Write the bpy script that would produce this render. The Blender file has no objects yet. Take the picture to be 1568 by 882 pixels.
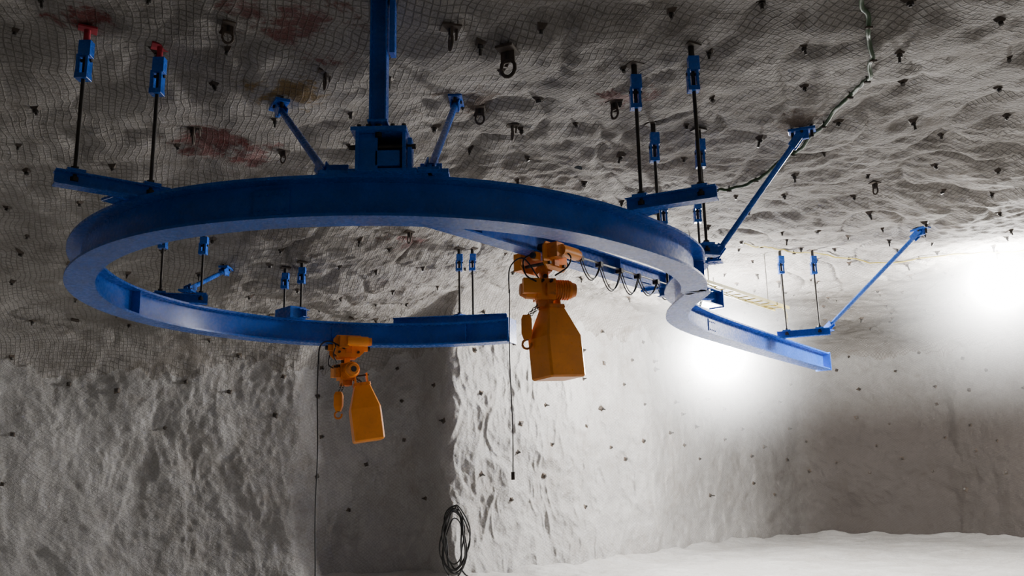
import bpy, math, random
import numpy as np
from mathutils import Vector, Matrix, kdtree
random.seed(7); rng=np.random.RandomState(5)
E=2.2           # camera eye height; geometry is built relative to the eye, then lifted
# ------------------------------------------------------------------ materials
def newmat(name):
    m=bpy.data.materials.new(name); m.use_nodes=True
    nt=m.node_tree; b=nt.nodes['Principled BSDF']
    return m,nt,b
def N(nt,t,**k):
    n=nt.nodes.new(t)
    for a,v in k.items():
        if a in n.inputs: n.inputs[a].default_value=v
        else: setattr(n,a,v)
    return n
def ramp(nt,fac,stops):
    r=nt.nodes.new('ShaderNodeValToRGB'); e=r.color_ramp.elements
    e[0].position,e[0].color=stops[0][0],(*stops[0][1],1)
    e[1].position,e[1].color=stops[-1][0],(*stops[-1][1],1)
    for p,c in stops[1:-1]:
        x=e.new(p); x.color=(*c,1)
    nt.links.new(fac,r.inputs[0]); return r.outputs[0]
def mth(nt,op,a,b=None,c=None,clamp=False):
    n=nt.nodes.new('ShaderNodeMath'); n.operation=op; n.use_clamp=clamp
    for i,v in enumerate((a,b,c)):
        if v is None: continue
        if isinstance(v,(int,float)): n.inputs[i].default_value=v
        else: nt.links.new(v,n.inputs[i])
    return n.outputs[0]
def mixc(nt,f,a,b,mode='MIX'):
    n=nt.nodes.new('ShaderNodeMix'); n.data_type='RGBA'; n.blend_type=mode
    for i,v in ((0,f),(6,a),(7,b)):
        if isinstance(v,(int,float)): n.inputs[i].default_value=v
        elif isinstance(v,tuple): n.inputs[i].default_value=(*v,1)
        else: nt.links.new(v,n.inputs[i])
    return n.outputs[2]
def metalpaint(name,col,rough=.4,var=.25,metal=0.0,dirt=(.03,.03,.03),dirtamt=.35):
    m,nt,b=newmat(name); L=nt.links
    tc=N(nt,'ShaderNodeTexCoord')
    n1=N(nt,'ShaderNodeTexNoise',Scale=3.0,Detail=3.0); L.new(tc.outputs['Object'],n1.inputs['Vector'])
    n2=N(nt,'ShaderNodeTexNoise',Scale=22.0,Detail=3.0); L.new(tc.outputs['Object'],n2.inputs['Vector'])
    c=ramp(nt,n1.outputs[0],[(.3,tuple(x*(1-var) for x in col)),(.7,tuple(min(1,x*(1+var)) for x in col))])
    d=mth(nt,'MULTIPLY',mth(nt,'SUBTRACT',n2.outputs[0],.52,clamp=True),dirtamt*6,clamp=True)
    c=mixc(nt,d,c,dirt); L.new(c,b.inputs['Base Color'])
    b.inputs['Metallic'].default_value=metal
    r=mth(nt,'MULTIPLY_ADD',n2.outputs[0],.3,rough-.15); L.new(r,b.inputs['Roughness'])
    return m
M_blue=metalpaint('blue_paint',(.016,.12,.58),.27,.16,dirtamt=.07)
M_org=metalpaint('orange_paint',(.92,.30,.020),.34,.10,dirt=(.4,.12,.02),dirtamt=.12)
M_orgd=metalpaint('orange_motor',(.72,.21,.012),.45,.2,dirt=(.08,.03,.01),dirtamt=.3)
M_steel=metalpaint('dark_steel',(.06,.055,.05),.5,.3,.6)
M_galv=metalpaint('galvanised',(.35,.34,.32),.45,.2,.7)
M_rust=metalpaint('rusty_plate',(.085,.065,.05),.7,.4,.1)
M_black=metalpaint('black_rubber',(.012,.012,.012),.55,.2,0)
M_green=metalpaint('green_cable',(.035,.08,.03),.6,.3,0)
M_yel=metalpaint('yellow_cable',(.45,.36,.06),.5,.2,0)
M_red=metalpaint('red_spray',(.4,.02,.04),.7,.2,0)

def rockmat(name,base,mesh=True,spots=(),bump=.5,stain=.5,scale=1.0,fine=.2):
    m,nt,b=newmat(name); L=nt.links
    tc=N(nt,'ShaderNodeTexCoord'); P=tc.outputs['Object']
    nl=N(nt,'ShaderNodeTexNoise',Scale=.45*scale,Detail=3.0,Roughness=.6); L.new(P,nl.inputs['Vector'])
    nm=N(nt,'ShaderNodeTexNoise',Scale=2.6*scale,Detail=7.0,Roughness=.7,Distortion=.4); L.new(P,nm.inputs['Vector'])
    nf=N(nt,'ShaderNodeTexNoise',Scale=24.0,Detail=3.0,Roughness=.7); L.new(P,nf.inputs['Vector'])
    v=mth(nt,'ADD',mth(nt,'MULTIPLY',nl.outputs[0],.5),mth(nt,'MULTIPLY',nm.outputs[0],.5))
    dark=tuple(x*(1-stain) for x in base)
    dark=(dark[0]*1.02,dark[1]*.97,dark[2]*.92)
    c=ramp(nt,v,[(.38,dark),(.5,tuple(x*.8 for x in base)),(.60,base)])
    c=mixc(nt,.35,c,ramp(nt,nf.outputs[0],[(.3,tuple(x*.55 for x in base)),(.7,tuple(min(1,x*1.25) for x in base))]))
    ns=N(nt,'ShaderNodeTexNoise',Scale=.9,Detail=5.0,Roughness=.7,Distortion=1.2); L.new(P,ns.inputs['Vector'])
    dk=mth(nt,'MULTIPLY',mth(nt,'SUBTRACT',ns.outputs[0],.54,clamp=True),6.0,clamp=True)
    c=mixc(nt,mth(nt,'MULTIPLY',dk,stain),c,(base[0]*.32,base[1]*.27,base[2]*.22))
    sep=N(nt,'ShaderNodeSeparateXYZ'); L.new(P,sep.inputs[0])
    for (x,y,r,col,amt) in spots:
        vm=N(nt,'ShaderNodeVectorMath',operation='DISTANCE'); L.new(P,vm.inputs[0]); vm.inputs[1].default_value=(x,y,4.2+E)
        f=mth(nt,'ADD',mth(nt,'DIVIDE',vm.outputs['Value'],r),mth(nt,'MULTIPLY',mth(nt,'SUBTRACT',nm.outputs[0],.5),5.))
        f=mth(nt,'MULTIPLY',mth(nt,'MULTIPLY',mth(nt,'SUBTRACT',1.0,f,clamp=True),2.2,clamp=True),amt)
        c=mixc(nt,f,c,col)
    h=mth(nt,'ADD',mth(nt,'MULTIPLY',nm.outputs[0],.9),mth(nt,'MULTIPLY',nf.outputs[0],fine))
    if mesh:
        nw=N(nt,'ShaderNodeTexNoise',Scale=1.1,Detail=2.0); L.new(P,nw.inputs['Vector'])
        k=math.pi/.075
        off=mth(nt,'MULTIPLY',nw.outputs[0],.28)
        if mesh=='ceiling':
            a=mth(nt,'ADD',mth(nt,'MULTIPLY_ADD',sep.outputs[0],.92,mth(nt,'MULTIPLY',sep.outputs[1],.38)),off)
            d=mth(nt,'ADD',mth(nt,'MULTIPLY_ADD',sep.outputs[1],.92,mth(nt,'MULTIPLY',sep.outputs[0],-.38)),off)
        else:
            a=mth(nt,'ADD',mth(nt,'MULTIPLY_ADD',sep.outputs[0],.8,sep.outputs[2]),off)
            d=mth(nt,'ADD',mth(nt,'MULTIPLY_ADD',sep.outputs[0],.8,mth(nt,'MULTIPLY',sep.outputs[2],-1.0)),off)
            # wall colour darkened brown to the right, painting in the shade there; less near ceiling
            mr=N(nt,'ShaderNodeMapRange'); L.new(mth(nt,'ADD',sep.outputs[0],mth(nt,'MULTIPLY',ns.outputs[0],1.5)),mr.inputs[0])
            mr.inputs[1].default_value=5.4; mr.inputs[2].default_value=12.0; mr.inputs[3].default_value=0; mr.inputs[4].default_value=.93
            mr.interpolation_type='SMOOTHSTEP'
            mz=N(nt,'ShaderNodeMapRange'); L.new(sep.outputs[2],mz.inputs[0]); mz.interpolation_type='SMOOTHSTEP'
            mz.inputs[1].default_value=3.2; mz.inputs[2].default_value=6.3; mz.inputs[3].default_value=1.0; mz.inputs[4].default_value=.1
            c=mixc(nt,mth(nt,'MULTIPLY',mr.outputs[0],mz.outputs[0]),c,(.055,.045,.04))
        def wire(s):
            q=mth(nt,'ABSOLUTE',mth(nt,'SINE',mth(nt,'MULTIPLY',s,k)))
            return mth(nt,'SUBTRACT',1.0,mth(nt,'MULTIPLY',q,2.2,clamp=True),clamp=True)
        w=mth(nt,'MAXIMUM',wire(a),wire(d))
        vis=mth(nt,'MULTIPLY',mth(nt,'SUBTRACT',.74,ns.outputs[0],clamp=True),4.0,clamp=True)
        w=mth(nt,'MULTIPLY',w,vis)
        amt=.7 if mesh=='ceiling' else .3
        c=mixc(nt,mth(nt,'MULTIPLY',w,amt),c,(base[0]*.28,base[1]*.26,base[2]*.24))
        h=mth(nt,'ADD',h,mth(nt,'MULTIPLY',w,.14 if mesh=='ceiling' else .06))
    L.new(c,b.inputs['Base Color']); b.inputs['Roughness'].default_value=.85
    b.inputs['Specular IOR Level'].default_value=.25
    bp=N(nt,'ShaderNodeBump',Strength=bump,Distance=.12); L.new(h,bp.inputs['Height']); L.new(bp.outputs[0],b.inputs['Normal'])
    return m
RED=(.15,.024,.024); OCH=(.20,.12,.03); BRN=(.09,.05,.03)
M_ceil=rockmat('ceiling_shotcrete',(.36,.342,.32),'ceiling',
   spots=[(-1.95,7.78,.45,RED,.7),(-2.5,7.5,.3,RED,.65),(-3.77,10.49,.5,RED,.75),(-3.4,10.9,.4,RED,.7),(-4.03,7.4,.25,RED,.85),(-2.39,9.0,.4,OCH,.85),(-1.9,14.5,.35,RED,.6),(-.5,9.8,.45,BRN,.75),(1.4,9.6,.4,RED,.6),(3.8,10.7,.45,BRN,.7)],bump=.6,stain=.62)
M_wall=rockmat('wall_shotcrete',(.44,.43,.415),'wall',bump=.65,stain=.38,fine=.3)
M_floor=rockmat('floor_gravel',(.54,.53,.515),False,bump=.6,stain=.3,scale=1.6)

# ------------------------------------------------------------------ mesh builder (eye-relative coords)
COL=bpy.context.scene.collection
class B:
    def __init__(s,name,origin=(0,0,0)):
        s.name=name; s.v=[]; s.f=[]; s.m=[]; s.s=[]; s.mats=[]; s.T=Matrix.Identity(4); s.o=Vector(origin)
    def mi(s,mat):
        if mat not in s.mats: s.mats.append(mat)
        return s.mats.index(mat)
    def add(s,vs,fs,mat,smooth=False):
        k=len(s.v); s.v+= [tuple(s.T@Vector(v)) for v in vs]
        i=s.mi(mat)
        for f in fs:
            s.f.append([k+a for a in f]); s.m.append(i); s.s.append(smooth)
    def box(s,c,size,mat,rot=None,ax=None):
        hx,hy,hz=[a/2 for a in size]
        R=rot if rot is not None else Matrix.Identity(3)
        if ax is not None:
            x=Vector(ax).normalized(); z=Vector((0,0,1))
            if abs(x.z)>.99: z=Vector((0,1,0))
            y=z.cross(x).normalized(); z=x.cross(y)
            R=Matrix((x,y,z)).transposed()
        vs=[Vector(c)+R@Vector((a*hx,b*hy,d*hz)) for a in(-1,1) for b in(-1,1) for d in(-1,1)]
        s.add(vs,[(0,1,3,2),(4,6,7,5),(0,4,5,1),(2,3,7,6),(0,2,6,4),(1,5,7,3)],mat)
    def cyl(s,p0,p1,r,mat,n=14,r1=None):
        p0=Vector(p0);p1=Vector(p1); r1=r if r1 is None else r1
        d=(p1-p0).normalized(); u=d.orthogonal().normalized(); w=d.cross(u)
        vs=[];fs=[]
        for p,rr in((p0,r),(p1,r1)):
            for i in range(n):
                a=2*math.pi*i/n; vs.append(p+rr*(math.cos(a)*u+math.sin(a)*w))
        s.add(vs,[(i,(i+1)%n,n+(i+1)%n,n+i) for i in range(n)],mat,True)
        s.add(vs,[tuple(range(n-1,-1,-1)),tuple(range(n,2*n))],mat)
    def tube(s,pts,r,mat,n=8):
        pts=[Vector(p) for p in pts]; vs=[];fs=[]
        up=Vector((0.13,.21,.97))
        for i,p in enumerate(pts):
            d=(pts[min(i+1,len(pts)-1)]-pts[max(i-1,0)]).normalized()
            u=d.cross(up); 
            if u.length<1e-3: u=d.orthogonal()
            u.normalize(); w=d.cross(u)
            for k in range(n):
                a=2*math.pi*k/n; vs.append(p+r*(math.cos(a)*u+math.sin(a)*w))
        for i in range(len(pts)-1):
            for k in range(n): fs.append((i*n+k,i*n+(k+1)%n,(i+1)*n+(k+1)%n,(i+1)*n+k))
        s.add(vs,fs,mat,True)
    def loft(s,rings,mat,cap=True,smooth=False):
        n=len(rings[0]); vs=[p for r in rings for p in r]; fs=[]
        for i in range(len(rings)-1):
            for k in range(n): fs.append((i*n+k,i*n+(k+1)%n,(i+1)*n+(k+1)%n,(i+1)*n+k))
        if cap: fs+= [tuple(range(n-1,-1,-1)),tuple(range((len(rings)-1)*n,len(rings)*n))]
        s.add(vs,fs,mat,smooth)
    def sweepI(s,path,w,h,tf,tw,mat):
        """path = bottom-flange centre line at z; horizontal lateral"""
        prof=[(-w/2,0),(w/2,0),(w/2,tf),(tw/2,tf),(tw/2,h-tf),(w/2,h-tf),(w/2,h),(-w/2,h),(-w/2,h-tf),(-tw/2,h-tf),(-tw/2,tf),(-w/2,tf)]
        path=[Vector(p) for p in path]; n=len(prof); 
        lat=[]
        for i,p in enumerate(path):
            d=(path[min(i+1,len(path)-1)]-path[max(i-1,0)]); d.z=0; d.normalize(); lat.append(Vector((d.y,-d.x,0)))
        for k in range(n):
            a,b=prof[k],prof[(k+1)%n]; vs=[];fs=[]
            for p,l in zip(path,lat):
                vs.append(p+l*a[0]+Vector((0,0,a[1]))); vs.append(p+l*b[0]+Vector((0,0,b[1])))
            for i in range(len(path)-1): fs.append((2*i+1,2*i,2*i+2,2*i+3))
            s.add(vs,fs,mat,True)
        for p,l in((path[0],lat[0]),(path[-1],lat[-1])):
            for q in((0,1,2,11),(3,4,9,10),(5,6,7,8)):
                s.add([p+l*prof[k][0]+Vector((0,0,prof[k][1])) for k in q],[(0,1,2,3)],mat)
    def done(s,bevel=0):
        me=bpy.data.meshes.new(s.name)
        o=s.o
        me.from_pydata([(v[0]-o.x,v[1]-o.y,v[2]-o.z) for v in s.v],[],s.f)
        for m in s.mats: me.materials.append(m)
        me.polygons.foreach_set('material_index',s.m); me.polygons.foreach_set('use_smooth',s.s)
        me.update()
        ob=bpy.data.objects.new(s.name,me); COL.objects.link(ob); ob.location=(o.x,o.y,o.z+E)
        if bevel:
            md=ob.modifiers.new('b','BEVEL'); md.width=bevel; md.segments=2; md.limit_method='ANGLE'; md.angle_limit=.9
        return ob
# ------------------------------------------------------------------ numpy perlin
perm=rng.permutation(256); perm=np.concatenate([perm,perm,perm])
g3=rng.normal(size=(256,3)); g3/=np.linalg.norm(g3,axis=1)[:,None]
def perlin(P):
    P=np.asarray(P,float); i=np.floor(P).astype(int); f=P-i; i=i&255
    u=f*f*f*(f*(f*6-15)+10); out=0
    for dx in(0,1):
        for dy in(0,1):
            for dz in(0,1):
                h=perm[perm[perm[(i[...,0]+dx)&255]+((i[...,1]+dy)&255)]+((i[...,2]+dz)&255)]
                g=g3[h]; d=f-np.array([dx,dy,dz])
                w=(u[...,0] if dx else 1-u[...,0])*(u[...,1] if dy else 1-u[...,1])*(u[...,2] if dz else 1-u[...,2])
                out=out+w*(g*d).sum(-1)
    return out*1.6
def S(t): t=np.clip(t,0,1); return t*t*(3-2*t)
# ------------------------------------------------------------------ cavern shell
C0=np.array([1.,12.])
plan=np.array([(17,15),(16.8,21),(15.6,25.5),(13.4,29.3),(9.8,30.9),(6.3,27.8),(3.7,24.6),(1.5,22.2),(.2,21.2),(-.9,20.4),(-1.5,19.7),(-2.25,20.95),(-3.2,21.2),(-4.2,20.9),(-4.9,19.7),(-6.5,19.3),(-8.5,18.7),(-10.7,17.6),(-13,15.5),(-14.5,12),(-14,6),(-12,0),(-8,-6),(0,-9),(8,-6),(13,1),(16,8)],float)
pa=np.unwrap(np.arctan2(plan[:,1]-C0[1],plan[:,0]-C0[0])); pr=np.hypot(plan[:,0]-C0[0],plan[:,1]-C0[1])
tt=np.linspace(-math.pi,3*math.pi,14400)
rr=np.interp(tt,np.concatenate([pa-2*math.pi,pa,pa+2*math.pi]),np.tile(pr,3))
k=np.exp(-np.linspace(-3,3,91)**2/2); k/=k.sum(); rr=np.convolve(np.pad(rr,45,'edge'),k,'valid')
def Rw(th): return np.interp(th,tt,rr)
def zc(x,y):
    return 4.45-.05*np.maximum(0,-x)-.9*S((y-10)/7)*S((1.0-x)/5)
CW=2.0; CH=.95
# ceiling bolt layout
cb=[]
yy=3.0; row=0
while yy<30:
    xx=-14+(.5 if row%2 else 0)
    while xx<16.5:
        x=xx+random.uniform(-.28,.28); y=yy+random.uniform(-.28,.28)
        a=math.atan2(y-12,x-1)
        if math.hypot(x-1,y-12)<float(Rw(a%(2*math.pi)))-CW-.2: cb.append((x,y))
        xx+=1.08
    yy+=.98; row+=1
kd=kdtree.KDTree(len(cb))
for i,(x,y) in enumerate(cb): kd.insert((x,y,0),i)
kd.balance()
def near(x,y):
    return np.array([kd.find((a,b,0))[2] for a,b in zip(x.ravel(),y.ravel())]).reshape(x.shape)
def ceil_disp(x,y,pill=True):
    P=np.stack([x,y,np.full_like(x,3.3)],-1)
    d=.22*perlin(P*.3)+.08*perlin(P*.8+7)+.035*perlin(P*1.9+3)+.025*perlin(P*4.5+1)+.014*perlin(P*9+4)
    rdg=1-np.abs(perlin(P*np.array([.9,.6,1])+31)); d-= .06*(rdg**14)
    if pill: d+=.04*(1-np.exp(-(near(x,y)/.3)**2))
    return d
def ceil_z(x,y):
    x=np.array([float(x)]);y=np.array([float(y)]); return float((zc(x,y)-ceil_disp(x,y))[0])
def wall_disp(x,y,z):
    P=np.stack([x,y,z],-1)
    d=.32*perlin(P*.33+11)+.14*perlin(P*np.array([.9,.9,.7])+5)+.065*perlin(P*2.1)+.028*perlin(P*4.3+9)+.02*perlin(P*8.5)
    Wp=P+.35*np.stack([perlin(P*.9+50),perlin(P*.9+60),perlin(P*.9+70)],-1)
    wr=1-np.abs(perlin(Wp*np.array([1.2,1.2,.55])+21))
    wr2=1-np.abs(perlin(Wp*np.array([3.1,3.1,1.5])+2.5))
    wr3=1-np.abs(perlin(Wp*np.array([6.,6.,3.8])+12.5))
    a=S((x+2.2)/1.2)*S((7.5-x)/3)
    lo=S((1.5-z)/2.5)
    d+=(.04+.08*a)*wr**4*(.45+.55*lo)+(.02+.04*a)*wr2**3+(.010+.012*a)*wr3**3
    d+=.22*S((-1.2-z)/1.0)   # toe
    return d
vis0,vis1=math.radians(-8),math.radians(172)
thv=np.concatenate([np.linspace(vis0,vis1,1600,endpoint=False),np.linspace(vis1,vis0+2*math.pi,160,endpoint=False)])
nu=len(thv)
dx,dy=np.cos(thv),np.sin(thv); R0=Rw(thv%(2*math.pi))
rows=[]
nw=140
ztop=zc(C0[0]+dx*R0,C0[1]+dy*R0)-CH
for j in range(nw):
    t=j/(nw-1); z=-2.6+(ztop+2.6)*t
    x=C0[0]+dx*R0;y=C0[1]+dy*R0
    d=wall_disp(x,y,z); r=R0-d
    rows.append((C0[0]+dx*r,C0[1]+dy*r,z))
ncv=40
for j in range(1,ncv):
    a=j/(ncv)*math.pi/2; r=R0-CW*(1-math.cos(a)); x=C0[0]+dx*r;y=C0[1]+dy*r
    ch=zc(x,y)-ztop; z=ztop+ch*math.sin(a)
    wd=wall_disp(x,y,z); cd=ceil_disp(x,y,True)
    sw=S(np.array(j/ncv))
    r=r-wd*(1-sw); z=z-cd*sw
    rows.append((C0[0]+dx*r,C0[1]+dy*r,z))
ncl=230
for j in range(ncl):
    t=1-(j/(ncl))**1.0
    r=(R0-CW)*max(t,.0); x=C0[0]+dx*r;y=C0[1]+dy*r
    rows.append((x,y,zc(x,y)-ceil_disp(x,y)))
V=np.stack([np.stack(r_,-1) for r_ in rows])  # rows,nu,3
nr=V.shape[0]; V[:,:,2]+=E
idx=np.arange(nr*nu).reshape(nr,nu)
# irregular limit between wall and ceiling surfacing
spl=(nw+6+9*perlin(np.stack([dx*R0*.9,dy*R0*.9,0*dx],-1))+5*perlin(np.stack([dx*R0*3.1,dy*R0*3.1,0*dx+5],-1))).astype(int)
spl=np.clip(spl,nw-8,nw+24)
cols=np.arange(nu); nxt=(cols+1)%nu
allq=np.stack([np.stack([idx[r,cols],idx[r+1,cols],idx[r+1,nxt],idx[r,nxt]],-1) for r in range(nr-1)])  # (nr-1,nu,4)
iswall=np.arange(nr-1)[:,None]<spl[None,:]
VF=V.reshape(-1,3); fq_=allq.reshape(-1,4)
fn=np.cross(VF[fq_[:,2]]-VF[fq_[:,0]],VF[fq_[:,3]]-VF[fq_[:,1]])
vn=np.zeros_like(VF)
for k_ in range(4): np.add.at(vn,fq_[:,k_],fn)
vn/= (np.linalg.norm(vn,axis=1)[:,None]+1e-12)
def shellpart(name,q,mat):
    used,inv=np.unique(q,return_inverse=True); inv=inv.reshape(q.shape)
    me=bpy.data.meshes.new(name); me.from_pydata(VF[used].tolist(),[],inv.tolist())
    me.polygons.foreach_set('use_smooth',[True]*len(me.polygons)); me.update()
    me.normals_split_custom_set_from_vertices(vn[used].tolist())
    me.materials.append(mat); o=bpy.data.objects.new(name,me); COL.objects.link(o); return o
def cidx(deg): return int(np.argmin(np.abs(thv-math.radians(deg))))
def colmask(c0,c1):
    m=np.zeros((1,nu),bool); m[0,c0:c1]=True; return m
cR,cL=cidx(40),cidx(150)
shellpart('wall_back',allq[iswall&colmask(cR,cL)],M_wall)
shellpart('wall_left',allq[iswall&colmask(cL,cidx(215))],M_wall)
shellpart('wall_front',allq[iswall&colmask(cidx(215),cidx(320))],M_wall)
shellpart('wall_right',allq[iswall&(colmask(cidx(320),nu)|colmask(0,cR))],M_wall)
shellpart('ceiling',allq[~iswall],M_ceil)
# floor
fr=[]
nfl=150
for j in range(nfl+1):
    r=(R0+.1)*(1-j/nfl); x=C0[0]+dx*r;y=C0[1]+dy*r
    P=np.stack([x,y,0*x],-1)
    edge=S(1-(R0-r)/1.8)
    z=-2.2+.08*perlin(P*.35)+.05*perlin(P*1.3)+.025*perlin(P*4)+edge*.12*(1+.8*perlin(P*1.1+4))
    fr.append((x,y,z))
FV=np.stack([np.stack(r_,-1) for r_ in fr]); FV[:,:,2]+=E
me=bpy.data.meshes.new('floor')
fq=[]
ii=np.arange((nfl+1)*nu).reshape(nfl+1,nu)
for r in range(nfl): fq.append(np.stack([ii[r,cols],ii[r,nxt],ii[r+1,nxt],ii[r+1,cols]],-1))
me.from_pydata(FV.reshape(-1,3).tolist(),[],np.concatenate(fq).tolist())
me.polygons.foreach_set('use_smooth',[True]*len(me.polygons)); me.materials.append(M_floor); me.update()
o=bpy.data.objects.new('floor',me); COL.objects.link(o)

# ------------------------------------------------------------------ rock bolts (one mass object)
b=B('rock_bolts')
def bolt(p,n,s=1.0):
    n=Vector(n).normalized(); p=Vector(p); u=n.orthogonal().normalized(); w=n.cross(u)
    a=random.uniform(0,3); u,w=math.cos(a)*u+math.sin(a)*w,-math.sin(a)*u+math.cos(a)*w
    r=.072*s
    q=[p-n*.03+(u*i+w*j)*r for i,j in((-1,-1),(1,-1),(1,1),(-1,1))]
    q2=[p+n*.03+(u*i+w*j)*r*.45 for i,j in((-1,-1),(1,-1),(1,1),(-1,1))]
    b.loft([q,q2],M_rust)
    t=(n+Vector((random.uniform(-.3,.3),random.uniform(-.3,.3),0))).normalized()
    L=random.uniform(.05,.15)*s
    b.cyl(p-n*.02,p+t*L,.016*s,M_steel,6)
    b.cyl(p+n*.03,p+t*.065,.032*s,M_steel,6)
for (x,y) in cb:
    if random.random()<.1: continue
    b_z=ceil_z(x,y); bolt((x,y,b_z),(0,0,-1),random.uniform(.55,1.15))
step=1.05
last=None
colsel=[]
for i in range(cidx(5),cidx(168)):
    p=np.array([C0[0]+dx[i]*R0[i],C0[1]+dy[i]*R0[i]])
    if last is None or np.linalg.norm(p-last)>step: colsel.append(i); last=p
for ci,i in enumerate(colsel):
    z=-.6+(.5 if ci%2 else 0)
    while z<3.9:
        if random.random()<.9 and not (z<.4 and random.random()<.4):
            j=int(np.argmin(np.abs(V[:nw+ncv,i,2]-E-z-random.uniform(-.2,.2)))); ii_=max(0,i+random.randint(-9,9))
            p=VF[idx[j,ii_]]; nn=Vector(vn[idx[j,ii_]])
            c2=Vector((C0[0]-p[0],C0[1]-p[1],0))
            if nn.dot(c2)<0: nn=-nn
            bolt((p[0],p[1],p[2]-E),nn,random.uniform(.7,1.15))
        z+=.95
b.done()

# ------------------------------------------------------------------ monorail track
H=2.3;h=.39;w=.33
CX,CY=-1.5,11.5
path=[]
ph=math.radians(68)          # far end
while ph<math.radians(356):
    d=math.degrees(ph)-360
    r=3.9-.15*math.exp(-((d+42)/22)**2)+.07*math.exp(-((d+118)/20)**2)
    path.append((CX+r*math.cos(ph),CY+r*math.sin(ph))); ph+=math.radians(1.5)
tail=[(2.45,11.25),(2.42,12.0),(2.45,12.7),(2.58,13.35),(2.92,14.15),(3.42,15.0),(4.28,16.28),(5.7,18.3),(7.35,20.6)]
def catmull(pts,n=10):
    P=[Vector((*p,0)) if len(p)==2 else Vector(p) for p in pts]; P=[2*P[0]-P[1]]+P+[2*P[-1]-P[-2]]; out=[]
    for i in range(1,len(P)-2):
        for k in range(n):
            t=k/n; a,b_,c,d=P[i-1:i+3]
            out.append(.5*((2*b_)+(c-a)*t+(2*a-5*b_+4*c-d)*t*t+(3*b_-a-3*c+d)*t**3))
    out.append(P[-2]); return out
tp=[(p.x,p.y) for p in catmull([path[-1]]+tail,10)]
full=path[:-1]+tp
b=B('curved_monorail_track')
b.sweepI([(x,y,H) for x,y in full],w,h,.028,.022,M_blue)
def dirat(i):
    a=Vector((*full[max(i-1,0)],0));c=Vector((*full[min(i+1,len(full)-1)],0)); return (c-a).normalized()
for i in(0,len(full)-1):
    d=dirat(i); p=Vector((*full[i],H+h/2)); 
    b.box(p-d*(.02 if i==0 else -.02),(.03,w+.04,h+.04),M_blue,ax=d)
for i in (8,70,len(path)-3):
    d=dirat(i); p=Vector((*full[i],0)); l=Vector((d.y,-d.x,0))
    for sgn in(-1,1):
        b.box(p+l*sgn*.075+Vector((0,0,H+h/2)),(.012,.13,h-.06),M_blue,ax=d)
for i in(30,82,128,len(full)-30):
    if i>=len(full): continue
    d=dirat(i); p=Vector((*full[i],0)); l=Vector((d.y,-d.x,0))
    for sgn in(-1,1):
        b.box(p+l*sgn*.02+Vector((0,0,H+h/2)),(.34,.016,.24),M_blue,ax=d)
        for q in(-.12,-.04,.04,.12):
            for zz in(-.07,.07):
                b.cyl(p+l*sgn*.02+d*q+Vector((0,0,H+h/2+zz)),p+l*sgn*.04+d*q+Vector((0,0,H+h/2+zz)),.012,M_blue,6)
track=b.done()

# straight transfer beam above the ring
BZ=2.93
bd=Vector((.63,.777,0)).normalized(); b0=Vector((-1.45,9.25,BZ)); b1=Vector((3.75,15.67,BZ))
b=B('straight_monorail_beam')
b.sweepI([b0+(b1-b0)*(i/20) for i in range(21)],.26,.30,.022,.018,M_blue)
for t,s_ in((0,1),(1,-1)):
    b.box(b0+(b1-b0)*t+Vector((0,0,.15)),(.025,.3,.33),M_blue,ax=bd)
for d in(1.6,3.2,4.8,6.4):
    for sgn in(-1,1):
        l=Vector((bd.y,-bd.x,0)); b.box(b0+bd*d+l*sgn*.065+Vector((0,0,.15)),(.012,.11,.25),M_blue,ax=bd)
for d in(.3,6.0):
    b.box(b0+bd*d-Vector((0,0,.02)),(.3,.34,.04),M_blue,ax=bd)
b.done()

# festoon cable along the beam
b=B('festoon_cable'); l=Vector((bd.y,-bd.x,0))
q=3.6
while q<7.2:
    p0=b0+bd*q+l*.2+Vector((0,0,.02)); L_=.52+random.uniform(-.05,.05); dr=random.uniform(.22,.34)
    pts=[p0+bd*L_*t/12+Vector((0,0,-dr*4*(t/12)*(1-t/12))) for t in range(13)]
    b.tube(pts,.010,M_black,6); pts=[p+l*.03+Vector((0,0,.02)) for p in pts]; b.tube(pts,.008,M_black,6)
    b.box(p0+Vector((0,0,.03)),(.06,.1,.07),M_black,ax=bd); q+=L_
b.tube([b0+bd*3.5+l*.2+Vector((0,0,.07)),b0+bd*7.2+l*.2+Vector((0,0,.07))],.015,M_galv,6)
b.done()

# cable ladder continuing towards the lamp
b=B('cable_ladder')
a0=Vector((3.3,15.5,3.42)); a1=Vector((5.85,18.55,3.42)); dd=(a1-a0).normalized(); l=Vector((dd.y,-dd.x,0))
for sgn in(-1,1):
    b.box((a0+a1)/2+l*sgn*.16,((a1-a0).length,.02,.06),M_yel,ax=dd)
n_=12
for i in range(n_): b.box(a0+(a1-a0)*((i+.5)/n_),(.03,.32,.02),M_yel,ax=dd)
b.tube(catmull([a0+Vector((0,0,.04)),(a0*.6+a1*.4)+Vector((.05,0,.05)),a1+Vector((0,0,.04)),a1+Vector((.1,.1,-.45))],8),.018,M_yel,6)
b.tube(catmull([a0+Vector((.06,0,.04)),(a0*.5+a1*.5)+Vector((.09,0,-.12)),a1+Vector((.08,0,.04))],8),.014,M_yel,6)
for t in(.08,.92):
    p=a0+(a1-a0)*t; z1=ceil_z(p.x,p.y)
    for sgn in(-1,1): b.cyl(p+l*sgn*.16,(p.x+l.x*sgn*.16,p.y+l.y*sgn*.16,z1+.05),.01,M_galv,6)
b.done()

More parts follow.
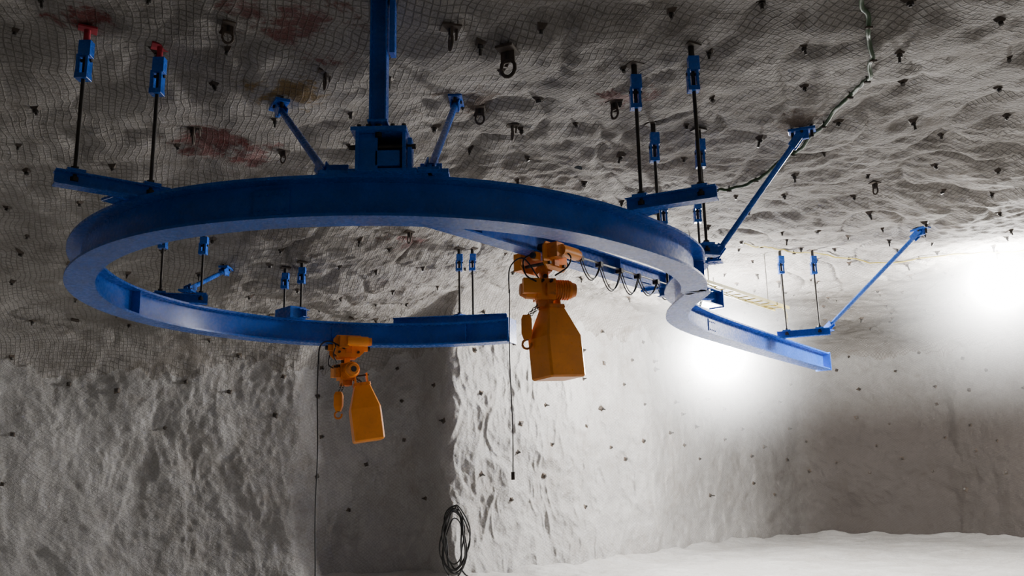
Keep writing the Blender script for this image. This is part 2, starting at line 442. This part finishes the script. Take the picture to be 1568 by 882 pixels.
# ------------------------------------------------------------------ hangers
def rod(b,x,y,z0,red=False,r=.02,sl=1.0):
    zt=ceil_z(x,y)
    b.cyl((x,y,z0-.1),(x,y,zt+.08),r,M_steel,8)
    b.cyl((x,y,z0),(x,y,z0+.04),.04,M_steel,6)
    b.cyl((x,y,z0-.1),(x,y,z0-.06),.04,M_steel,6)
    b.box((x+.01,y-.01,zt-.22*sl),(.115,.09,.16*sl),M_blue)
    for s_ in(-1,1): b.box((x-.005+s_*.045,y,zt-.40*sl),(.025,.10,.24*sl),M_blue)
    b.box((x-.005,y,zt-.50*sl),(.12,.11,.05),M_blue)
    b.cyl((x-.07,y,zt-.33*sl),(x+.07,y,zt-.33*sl),.018,M_steel,8)
    b.cyl((x,y,zt+.02),(x,y,zt-.13),.032,M_red if red else M_steel,8)
    b.box((x,y,zt-.005),(.17,.15,.02),M_red if red else M_rust,rot=Matrix.Rotation(.5,3,'Z'))
def station(p,q,z,ext=.12,red=False,beam=True,name='rail_hanger',sl=1.0,hh=.14):
    p=Vector((*p,0));q=Vector((*q,0)); d=(q-p).normalized(); L=(q-p).length+2*ext
    b=B(name)
    if beam:
        c=(p+q)/2
        pts=[c-d*L/2+Vector((0,0,z)),c+d*L/2+Vector((0,0,z))]
        b.sweepI(pts,.14,hh,.014,.014,M_blue)
        for t in(p,q): b.box((t.x,t.y,z+hh+.012),(.16,.16,.024),M_blue,ax=d)
    rod(b,p.x,p.y,z+hh+.02,red,sl=sl); rod(b,q.x,q.y,z+hh+.02,red,sl=sl)
    return b
T=H+h
b=station((-4.03,7.63),(-3.5,8.05),T,.17,True); b.box((-3.75,8.2,T+.02),(.5,.2,.03),M_blue,ax=(.55,.83,0)); b.done(.003)
b=station((1.38,8.73),(1.95,8.46),T,.16); b.box((1.35,8.95,T+.02),(.45,.22,.03),M_blue,ax=(.6,-.7,0)); b.done(.003)
b=station((1.87,10.55),(2.5,10.75),T+.0,.16); b.done(.003)
b=station((3.05,13.6),(2.45,13.35),T,.16); b.done(.003)
b=station((-.95,15.35),(-.72,15.6),T,.1,sl=.8)
b.sweepI([(-2.15,15.42,T),(-.1,15.2,T)],.14,.13,.014,.014,M_blue); b.done(.003)
b=station((5.72,17.95),(6.32,17.7),T,.2); b.done(.003)
b=station((-3.95,14.75),(-3.6,14.5),T,.15,sl=.7); b.box((-3.8,14.6,T+.09),(.5,.3,.2),M_blue,ax=(.6,-.6,0)); b.done(.003)
b=station((-5.35,12.9),(-4.8,13.1),T,.1,sl=.7); b.done(.003)

# ------------------------------------------------------------------ sway braces
def brace(lo,hi,r=.038):
    lo=Vector(lo); x,y=hi; hiV=Vector((x,y,ceil_z(x,y)-.06)); d=(hiV-lo).normalized()
    b=B('sway_brace')
    b.cyl(lo+d*.1,hiV-d*.1,r,M_blue,12)
    for p,s_ in((lo,1),(hiV,-1)):
        for k_ in(-1,1):
            sd=d.cross(Vector((0,0,1))).normalized()*.045*k_
            b.box(p+d*.1*s_+sd,(.26,.014,.11),M_blue,ax=d)
        b.cyl(p+d.cross(Vector((0,0,1))).normalized()*.07,p-d.cross(Vector((0,0,1))).normalized()*.07,.02,M_steel,8)
    hd=Vector((d.x,d.y,0)).normalized()
    b.box(hiV+Vector((0,0,.03)),(.34,.16,.035),M_blue,ax=hd)
    b.box(hiV+Vector((0,0,-.03)),(.16,.05,.12),M_blue,ax=hd)
    for s_ in(-1,1): b.cyl(hiV+hd*.12*s_+Vector((0,0,.1)),hiV+hd*.12*s_+Vector((0,0,-.08)),.022,M_steel,6)
    b.box(lo+Vector((0,0,-.03)),(.26,.2,.03),M_blue,ax=hd); b.box(lo+Vector((0,0,-.01)),(.14,.04,.08),M_blue,ax=hd)
    b.done(.003)
brace((2.66,11.18,T+.05),(3.84,10.7))
brace((6.5,17.85,T+.14),(7.5,15.35))
brace((-1.68,7.55,T+.05),(-2.6,9.2))
brace((-.72,7.5,T+.05),(-.62,9.7))
brace((-4.95,12.95,T+.2),(-4.9,14.5))

# ------------------------------------------------------------------ central column on the near side of the ring
b=B('support_column')
cx,cy=-1.14,7.5
zt=ceil_z(cx,cy-.16)
ky=cy-.16          # the H column stands on the front part of the saddle box
for s_ in(-1,1): b.box((cx-.03+s_*.07,ky,(3.12+zt)/2+.1),(.014,.16,zt-3.12+.2),M_blue)
b.box((cx-.03,ky,(3.12+zt)/2+.1),(.14,.012,zt-3.12+.2),M_blue)
b.box((cx+.09,ky+.02,zt-.25),(.05,.12,.6),M_blue)
b.cyl((cx-.03,ky,3.0),(cx-.03,ky,3.16),.03,M_steel,8)
b.box((cx-.03,ky,3.13),(.18,.18,.02),M_blue)
b.box((cx,cy+.05,T+.015),(.62,.36,.03),M_blue)
b.box((cx-.02,cy-.02,3.06),(.50,.44,.035),M_blue)
b.box((cx-.22,cy,(T+3.06)/2),(.03,.36,3.06-T),M_blue)
b.box((cx+.20,cy,(T+3.06)/2),(.03,.36,3.06-T),M_blue)
b.box((cx-.0,cy+.17,(T+3.06)/2),(.44,.02,3.06-T),M_blue)
b.box((cx-.13,cy-.14,(T+3.04)/2),(.18,.02,3.04-T),M_blue)
b.box((cx+.05,cy-.05,T+.12),(.22,.2,.14),M_blue)
b.box((cx+.245,cy-.05,T+.17),(.04,.14,.3),M_blue)
b.cyl((cx-.3,cy-.1,T+.24),(cx+.3,cy-.1,T+.24),.025,M_steel,8)
for x in(-.2,-.12,.1,.2):
    b.cyl((cx+x,cy-.19,3.07),(cx+x,cy-.19,3.11),.022,M_steel,6)
b.box((cx-.42,cy+.05,T+.02),(.34,.26,.04),M_blue); b.box((cx+.42,cy+.07,T+.02),(.34,.26,.04),M_blue)
b.box((cx-.44,cy+.07,T+.08),(.2,.03,.12),M_blue); b.box((cx+.42,cy+.09,T+.08),(.2,.03,.12),M_blue)
b.done(.003)

# ------------------------------------------------------------------ chain hoists
def link_chain(b,p0,p1,mat,r=.007,L=.05):
    p0=Vector(p0);p1=Vector(p1); n=max(2,int((p1-p0).length/(L*.8))); d=(p1-p0).normalized(); u=d.orthogonal().normalized(); w_=d.cross(u)
    for i in range(n):
        c=p0+(p1-p0)*((i+.5)/n); s_=u if i%2 else w_
        pts=[c+d*math.cos(a)*L/2+s_*math.sin(a)*L*.3 for a in np.linspace(0,2*math.pi,9)]
        b.tube(pts,r,mat,4)
def hoist(p,rail,body,scale,lean,boff,bucket_yaw,bw,hk):
    """p = rail bottom point; rail, body = azimuths; boff = bucket offset, hk = hook offset (x,y in world orientation)"""
    b=B('chain_hoist',origin=p)
    base=Matrix.Translation(Vector(p))@Matrix.Scale(scale,4)
    R=base@Matrix.Rotation(rail,4,'Z'); b.T=R
    for s_ in(-1,1):
        y=s_*.19
        pr_=[(-.26,-.14),(-.18,-.22),(.18,-.22),(.26,-.14),(.26,.08),(.2,.15),(-.2,.15),(-.26,.08)]
        b.loft([[(a,y-.012,c) for a,c in pr_],[(a,y+.012,c) for a,c in pr_]],M_org)
        for x in(-.15,.15):
            b.cyl((x,s_*.06,.075),(x,s_*.17,.075),.065,M_steel,16)
            b.cyl((x,y,.075),(x,y+s_*.04,.075),.04,M_orgd,12)
        b.box((0,y+s_*.02,-.05),(.1,.03,.22),M_orgd)
    for x in(-.16,.16): b.cyl((x,-.24,-.14),(x,.24,-.14),.022,M_steel,10)
    b.cyl((-.05,-.32,.03),(.30,-.32,.03),.085,M_org,18); b.cyl((.30,-.32,.03),(.36,-.32,.03),.07,M_orgd,18)
    b.box((-.1,-.28,.02),(.16,.16,.2),M_orgd)
    b.box((.0,.3,-.05),(.34,.16,.24),M_org)
    b.cyl((.33,-.1,-.06),(.38,-.1,-.06),.04,M_black,10); b.cyl((-.38,-.1,-.06),(-.33,-.1,-.06),.04,M_black,10)
    b.box((.29,-.1,-.06),(.1,.08,.1),M_org); b.box((-.29,-.1,-.06),(.1,.08,.1),M_org)
    R2=base@Matrix.Rotation(body,4,'Z'); b.T=R2
    b.box((0,0,-.18),(.16,.3,.1),M_orgd); b.box((0,0,-.25),(.1,.1,.12),M_org); b.cyl((0,-.09,-.28),(0,.09,-.28),.03,M_steel,10)
    zc_=-.46
    b.box((0,0,zc_),(.26,.26,.28),M_org)
    b.cyl((.12,0,zc_+.01),(.36,0,zc_+.01),.125,M_org,24)
    for k_ in range(6): b.cyl((.15+k_*.033,0,zc_+.01),(.165+k_*.033,0,zc_+.01),.137,M_orgd,24)
    b.cyl((.36,0,zc_+.01),(.43,0,zc_+.01),.115,M_orgd,24,.09)
    b.cyl((.43,0,zc_+.01),(.435,0,zc_+.01),.05,M_black,14)
    b.cyl((-.12,0,zc_),(-.26,0,zc_),.13,M_org,24,.12); b.cyl((-.26,0,zc_),(-.33,0,zc_),.115,M_orgd,24,.08)
    b.box((-.2,-.13,zc_+.03),(.24,.1,.2),M_org)
    b.box((.05,-.17,zc_-.02),(.12,.09,.16),M_orgd)
    for x in(-.06,.06): b.cyl((x,-.2,zc_+.1),(x,-.13,zc_+.1),.02,M_steel,8)
    b.box((0,0,zc_-.18),(.2,.16,.1),M_orgd)
    b.tube(catmull([(.1,-.2,-.3),(.25,-.3,-.2),(.3,-.28,-.05),(.18,-.3,.02)],6),.012,M_black,6)
    b.tube(catmull([(-.15,-.18,-.38),(-.3,-.22,-.3),(-.32,-.2,-.1),(-.2,-.25,-.02)],6),.012,M_black,6)
    # hook block
    b.T=base
    link_chain(b,(-.05,0,zc_-.15),(hk[0]-.02,hk[1],-.84),M_steel); link_chain(b,(-.01,0,zc_-.15),(hk[0]+.03,hk[1],-.84),M_steel)
    ring1=lambda z,a,c:[(hk[0]-a,hk[1]-c,z),(hk[0]+a,hk[1]-c,z),(hk[0]+a,hk[1]+c,z),(hk[0]-a,hk[1]+c,z)]
    b.loft([ring1(-.80,.045,.04),ring1(-.86,.07,.06),ring1(-1.04,.07,.06),ring1(-1.13,.04,.04)],M_org)
    b.tube([(hk[0]+.06*math.sin(a),hk[1],-1.19-.06*math.cos(a)) for a in np.linspace(-2.9,1.9,14)],.017,M_orgd,8)
    b.cyl((hk[0],hk[1],-1.12),(hk[0],hk[1],-1.14),.025,M_steel,8)
    # chain bucket
    b.T=base@Matrix.Translation((boff[0],boff[1],-.66))@Matrix.Rotation(-lean,4,'Y')@Matrix.Rotation(bucket_yaw,4,'Z')
    def rg(z,a,c,ox=0,k_=.1): 
        return [(ox-a+a*k_,-c,z),(ox+a-a*k_,-c,z),(ox+a,-c+c*k_,z),(ox+a,c-c*k_,z),(ox+a-a*k_,c,z),(ox-a+a*k_,c,z),(ox-a,c-c*k_,z),(ox-a,-c+c*k_,z)]
    q_=bw*.78
    b.loft([rg(-.02,.12,.11),rg(-.44,bw,q_),rg(-.96,bw,q_),rg(-.985,bw-.02,q_-.02)],M_org)
    b.loft([rg(-.0,.135,.125),rg(-.05,.14,.13)],M_orgd)
    for s_ in(-1,1): b.box((s_*.1,0,.06),(.02,.14,.2),M_org)
    b.cyl((-.14,0,.13),(.14,0,.13),.015,M_steel,8)
    b.T=base
    link_chain(b,(boff[0]*.6,boff[1]*.6,zc_-.1),(boff[0],boff[1],-.64),M_steel); link_chain(b,(boff[0]*.3,boff[1]*.3,zc_-.1),(boff[0]-.05,boff[1],-.66),M_steel)
    return b
i1=min(range(len(path)),key=lambda i:abs(path[i][0]+2.95)+(100 if path[i][1]<12 else 0))
h1=hoist((path[i1][0],path[i1][1],H),math.atan2(dirat(i1).y,dirat(i1).x)+math.pi,math.radians(-62),1.02,.14,(.28,-.08),.3,.25,(-.10,-.1)); h1.done(.004)
hp=b0+bd*3.0
h2=hoist((hp.x,hp.y,BZ),math.atan2(bd.y,bd.x),math.radians(12),1.02,.07,(.09,.04),.62,.29,(-.25,-.06)); h2.done(.004)

# pendant cables of the hoists
b=B('pendant_control_cable')
def pend(x,y,z0,z1,sw,box=True):
    pts=[(x+sw*((z0-z)/(z0-z1))+.01*math.sin(z*3),y+.01*math.cos(z*2.3),z) for z in np.linspace(z0,z1,30)]
    b.tube(pts,.008 if box else .011,M_black,6)
    if box:
        b.box((x+sw,y,z1-.05),(.045,.04,.1),M_rust)
px,py=path[i1][0]-.42,path[i1][1]-.3
b.tube(catmull([(px+.45,py,H-.1),(px+.2,py-.1,H+.02),(px+.02,py,H-.05),(px,py,H-.35)],8),.014,M_black,6)
pend(px,py,H-.3,-1.95,.03,False)
b.done()
b=B('pendant_control_cable')
px,py=hp.x-.48,hp.y-.25
b.tube(catmull([(px+.4,py,BZ-.35),(px+.2,py-.1,BZ-.1),(px+.02,py,BZ-.2),(px,py,BZ-.55)],8),.010,M_black,6)
pend(px,py,BZ-.5,.05,.0,True)
b.done()

# ------------------------------------------------------------------ ceiling cables
def ceiling_cable(name,pts,r,mat,clips=True):
    b=B(name); P=catmull(pts,14); out=[]
    for i,p in enumerate(P):
        z=ceil_z(p.x,p.y)-.02-r+.01*math.sin(i*.9); out.append((p.x+.015*math.sin(i*.7),p.y+.015*math.cos(i*1.1),z))
    b.tube(out,r,mat,8)
    for i in range(3,len(out),9):
        x,y,z=out[i]; b.cyl((x,y,z-.04),(x,y,z+.12),.012,M_steel,6); b.box((x,y,z-.03),(.07,.03,.02),M_rust)
    b.done()
ceiling_cable('green_cable',[(2.6,5.6),(3.0,6.6),(3.3,7.33),(3.68,8.09),(4.10,9.17),(4.14,10.19),(3.99,11.56),(3.52,12.81),(3.24,13.2)],.024,M_green)
ceiling_cable('yellow_cable',[(12.6,18.0),(10.,18.0),(7.6,18.3),(5.6,17.6),(4.6,16.6)],.015,M_yel)

# ceiling anchors (bent plates with eye)
def anchor(x,y,s=1.0,rot=0.):
    z=ceil_z(x,y); b=B('ceiling_anchor_eye',origin=(x,y,z)); s*=.62
    b.T=Matrix.Translation((x,y,z))@Matrix.Rotation(rot,4,'Z')@Matrix.Scale(s,4)
    b.box((0,0,-.01),(.26,.2,.03),M_rust); b.box((0,0,-.08),(.03,.16,.16),M_rust)
    b.cyl((0,0,.05),(0,0,-.12),.03,M_steel,8)
    b.tube([(0,.08*math.sin(a),-.22+.10*math.cos(a)) for a in np.linspace(0,2*math.pi,15)],.022,M_rust,8)
    b.box((.09,.05,-.06),(.02,.1,.18),M_rust,rot=Matrix.Rotation(.4,3,'X'))
    b.done(.003)
for (x,y,s_,r_) in[(-.54,7.71,1.2,.3),(.01,8.13,1.5,1.2),(1.29,9.84,1.1,.7),(.05,10.6,1.0,.2),(-.35,10.04,1.1,1.5),(-1.95,8.6,1.0,.4),(.75,7.2,.8,.3),(-3.0,10.9,.9,1.),(-3.9,10.1,1.1,.2),(-1.7,14.0,1.,.6),(.3,15.5,.9,1.),(5.9,13.4,1.,.4),(-2.7,7.7,1.,2.)]:
    anchor(x,y,s_,r_)

# ------------------------------------------------------------------ hose coil hanging on the wall foot
b=B('hose_coil')
for k_ in range(8):
    cxx=-1.3+random.uniform(-.06,.06); cyy=19.1-.02*k_; czz=-1.28+random.uniform(-.1,.06)
    a_,c_=random.uniform(.16,.28),random.uniform(.5,.72)
    b.tube([(cxx+a_*math.sin(t)*(1+.2*math.sin(3*t+k_)),cyy+.05*math.sin(2*t+k_),czz+c_*math.cos(t)) for t in np.linspace(0,2*math.pi,36)],.016,M_black,6)
b.tube(catmull([(-1.2,19.1,-1.9),(-1.0,19.0,-2.05),(-.4,18.9,-2.1),(.2,19.2,-2.12)],8),.018,M_black,6)
b.cyl((-1.3,19.5,-.62),(-1.3,18.95,-.62),.025,M_steel,8)
b.done()

# ------------------------------------------------------------------ lamps
def ball(p,r,nr_,n):
    rings=[]
    for i in range(nr_+1):
        t=math.pi-max(.01,min(math.pi-.01,math.pi*i/nr_))      # bottom to top -> outward normals
        rings.append([(p[0]+r*math.sin(t)*math.cos(a),p[1]+r*math.sin(t)*math.sin(a),p[2]+r*math.cos(t)) for a in np.linspace(0,2*math.pi,n,endpoint=False)])
    return rings
def lampbody(name,p,power,hang=True,rad=.3,globe=60,haze=None):
    em=bpy.data.objects.new(name,None); COL.objects.link(em); em.location=(p[0],p[1],p[2]+E)
    def par(o): o.parent=em; o.matrix_parent_inverse=Matrix.Translation(em.location).inverted()
    b=B('lamp_housing')
    if hang:
        z1=ceil_z(p[0],p[1]); b.cyl((p[0],p[1],p[2]+rad+.02),(p[0],p[1],z1+.05),.015,M_galv,8)
        b.cyl((p[0],p[1],p[2]+rad*.96),(p[0],p[1],p[2]+rad+.1),.09,M_galv,14)
    else:
        b.cyl((p[0],p[1],p[2]-rad),(p[0],p[1],-2.2),.025,M_galv,8)
        for k_ in range(3):
            a=k_*2.1; b.cyl((p[0],p[1],-1.8),(p[0]+.45*math.cos(a),p[1]+.45*math.sin(a),-2.2),.015,M_galv,6)
    par(b.done())
    m=bpy.data.materials.new('lamp_globe'); m.use_nodes=True; nt=m.node_tree; nt.nodes.clear()
    e=nt.nodes.new('ShaderNodeEmission'); e.inputs[1].default_value=globe; e.inputs[0].default_value=(1,.98,.94,1)
    oo=nt.nodes.new('ShaderNodeOutputMaterial'); nt.links.new(e.outputs[0],oo.inputs[0])
    b=B('lamp_globe',origin=p); b.loft(ball(p,rad*.93,12,16),m,smooth=True); par(b.done())
    l=bpy.data.lights.new('lamp_source','POINT'); l.energy=power; l.shadow_soft_size=rad; l.color=(1,.975,.94)
    l.use_soft_falloff=False
    lo=bpy.data.objects.new('lamp_source',l); COL.objects.link(lo); lo.parent=em
    if haze:  # scattering ball added around the lamp, thinning outwards to shape its glow
        hr,dens,pw=haze
        hm=bpy.data.materials.new('glow_haze'); hm.use_nodes=True; nt=hm.node_tree; nt.nodes.clear()
        v=nt.nodes.new('ShaderNodeVolumeScatter'); v.inputs['Color'].default_value=(.97,.98,1,1)
        tc=nt.nodes.new('ShaderNodeTexCoord'); vm=nt.nodes.new('ShaderNodeVectorMath'); vm.operation='LENGTH'; nt.links.new(tc.outputs['Object'],vm.inputs[0])
        mr=nt.nodes.new('ShaderNodeMapRange'); mr.inputs[1].default_value=0; mr.inputs[2].default_value=hr; mr.inputs[3].default_value=1; mr.inputs[4].default_value=0
        nt.links.new(vm.outputs['Value'],mr.inputs[0])
        nt.links.new(mth(nt,'MULTIPLY',mth(nt,'POWER',mr.outputs[0],pw),dens),v.inputs['Density'])
        oo=nt.nodes.new('ShaderNodeOutputMaterial'); nt.links.new(v.outputs[0],oo.inputs['Volume'])
        b=B('glow_haze',origin=p); b.loft(ball(p,hr*1.03,16,24),hm,smooth=True); par(b.done())
    return em
HZ=(3.3,.5,3.0)
lampbody('fill_light',(4.75,20.0,2.66),4300,haze=HZ,rad=.36,globe=40)
lampbody('fill_light',(10.35,18.0,3.80),3700,haze=(3.6,.55,3.0),rad=.36,globe=40)
lampbody('fill_light',(-9.0,12.5,-1.6),30,hang=False,rad=.2)
lampbody('fill_light',(7.5,1.0,1.5),30,hang=True,rad=.2)  # unseen fill lamp added to brighten the hoist fronts

w_=bpy.data.worlds.new('w'); bpy.context.scene.world=w_; w_.use_nodes=True
w_.node_tree.nodes['Background'].inputs[0].default_value=(.02,.022,.025,1)

# ------------------------------------------------------------------ camera
cam=bpy.data.cameras.new('camera'); co=bpy.data.objects.new('camera',cam); COL.objects.link(co)
cam.sensor_width=36; cam.lens=36*1330/1568
pt,rl=.213,.022
fwd=Vector((0,math.cos(pt),math.sin(pt))); up=Vector((0,-math.sin(pt),math.cos(pt))); rt=Vector((1,0,0))
r2=math.cos(rl)*rt-math.sin(rl)*up; u2=math.sin(rl)*rt+math.cos(rl)*up
Mx=Matrix((r2,u2,-fwd)).transposed().to_4x4(); Mx.translation=(0,0,E); co.matrix_world=Mx
cam.clip_end=200
bpy.context.scene.camera=co
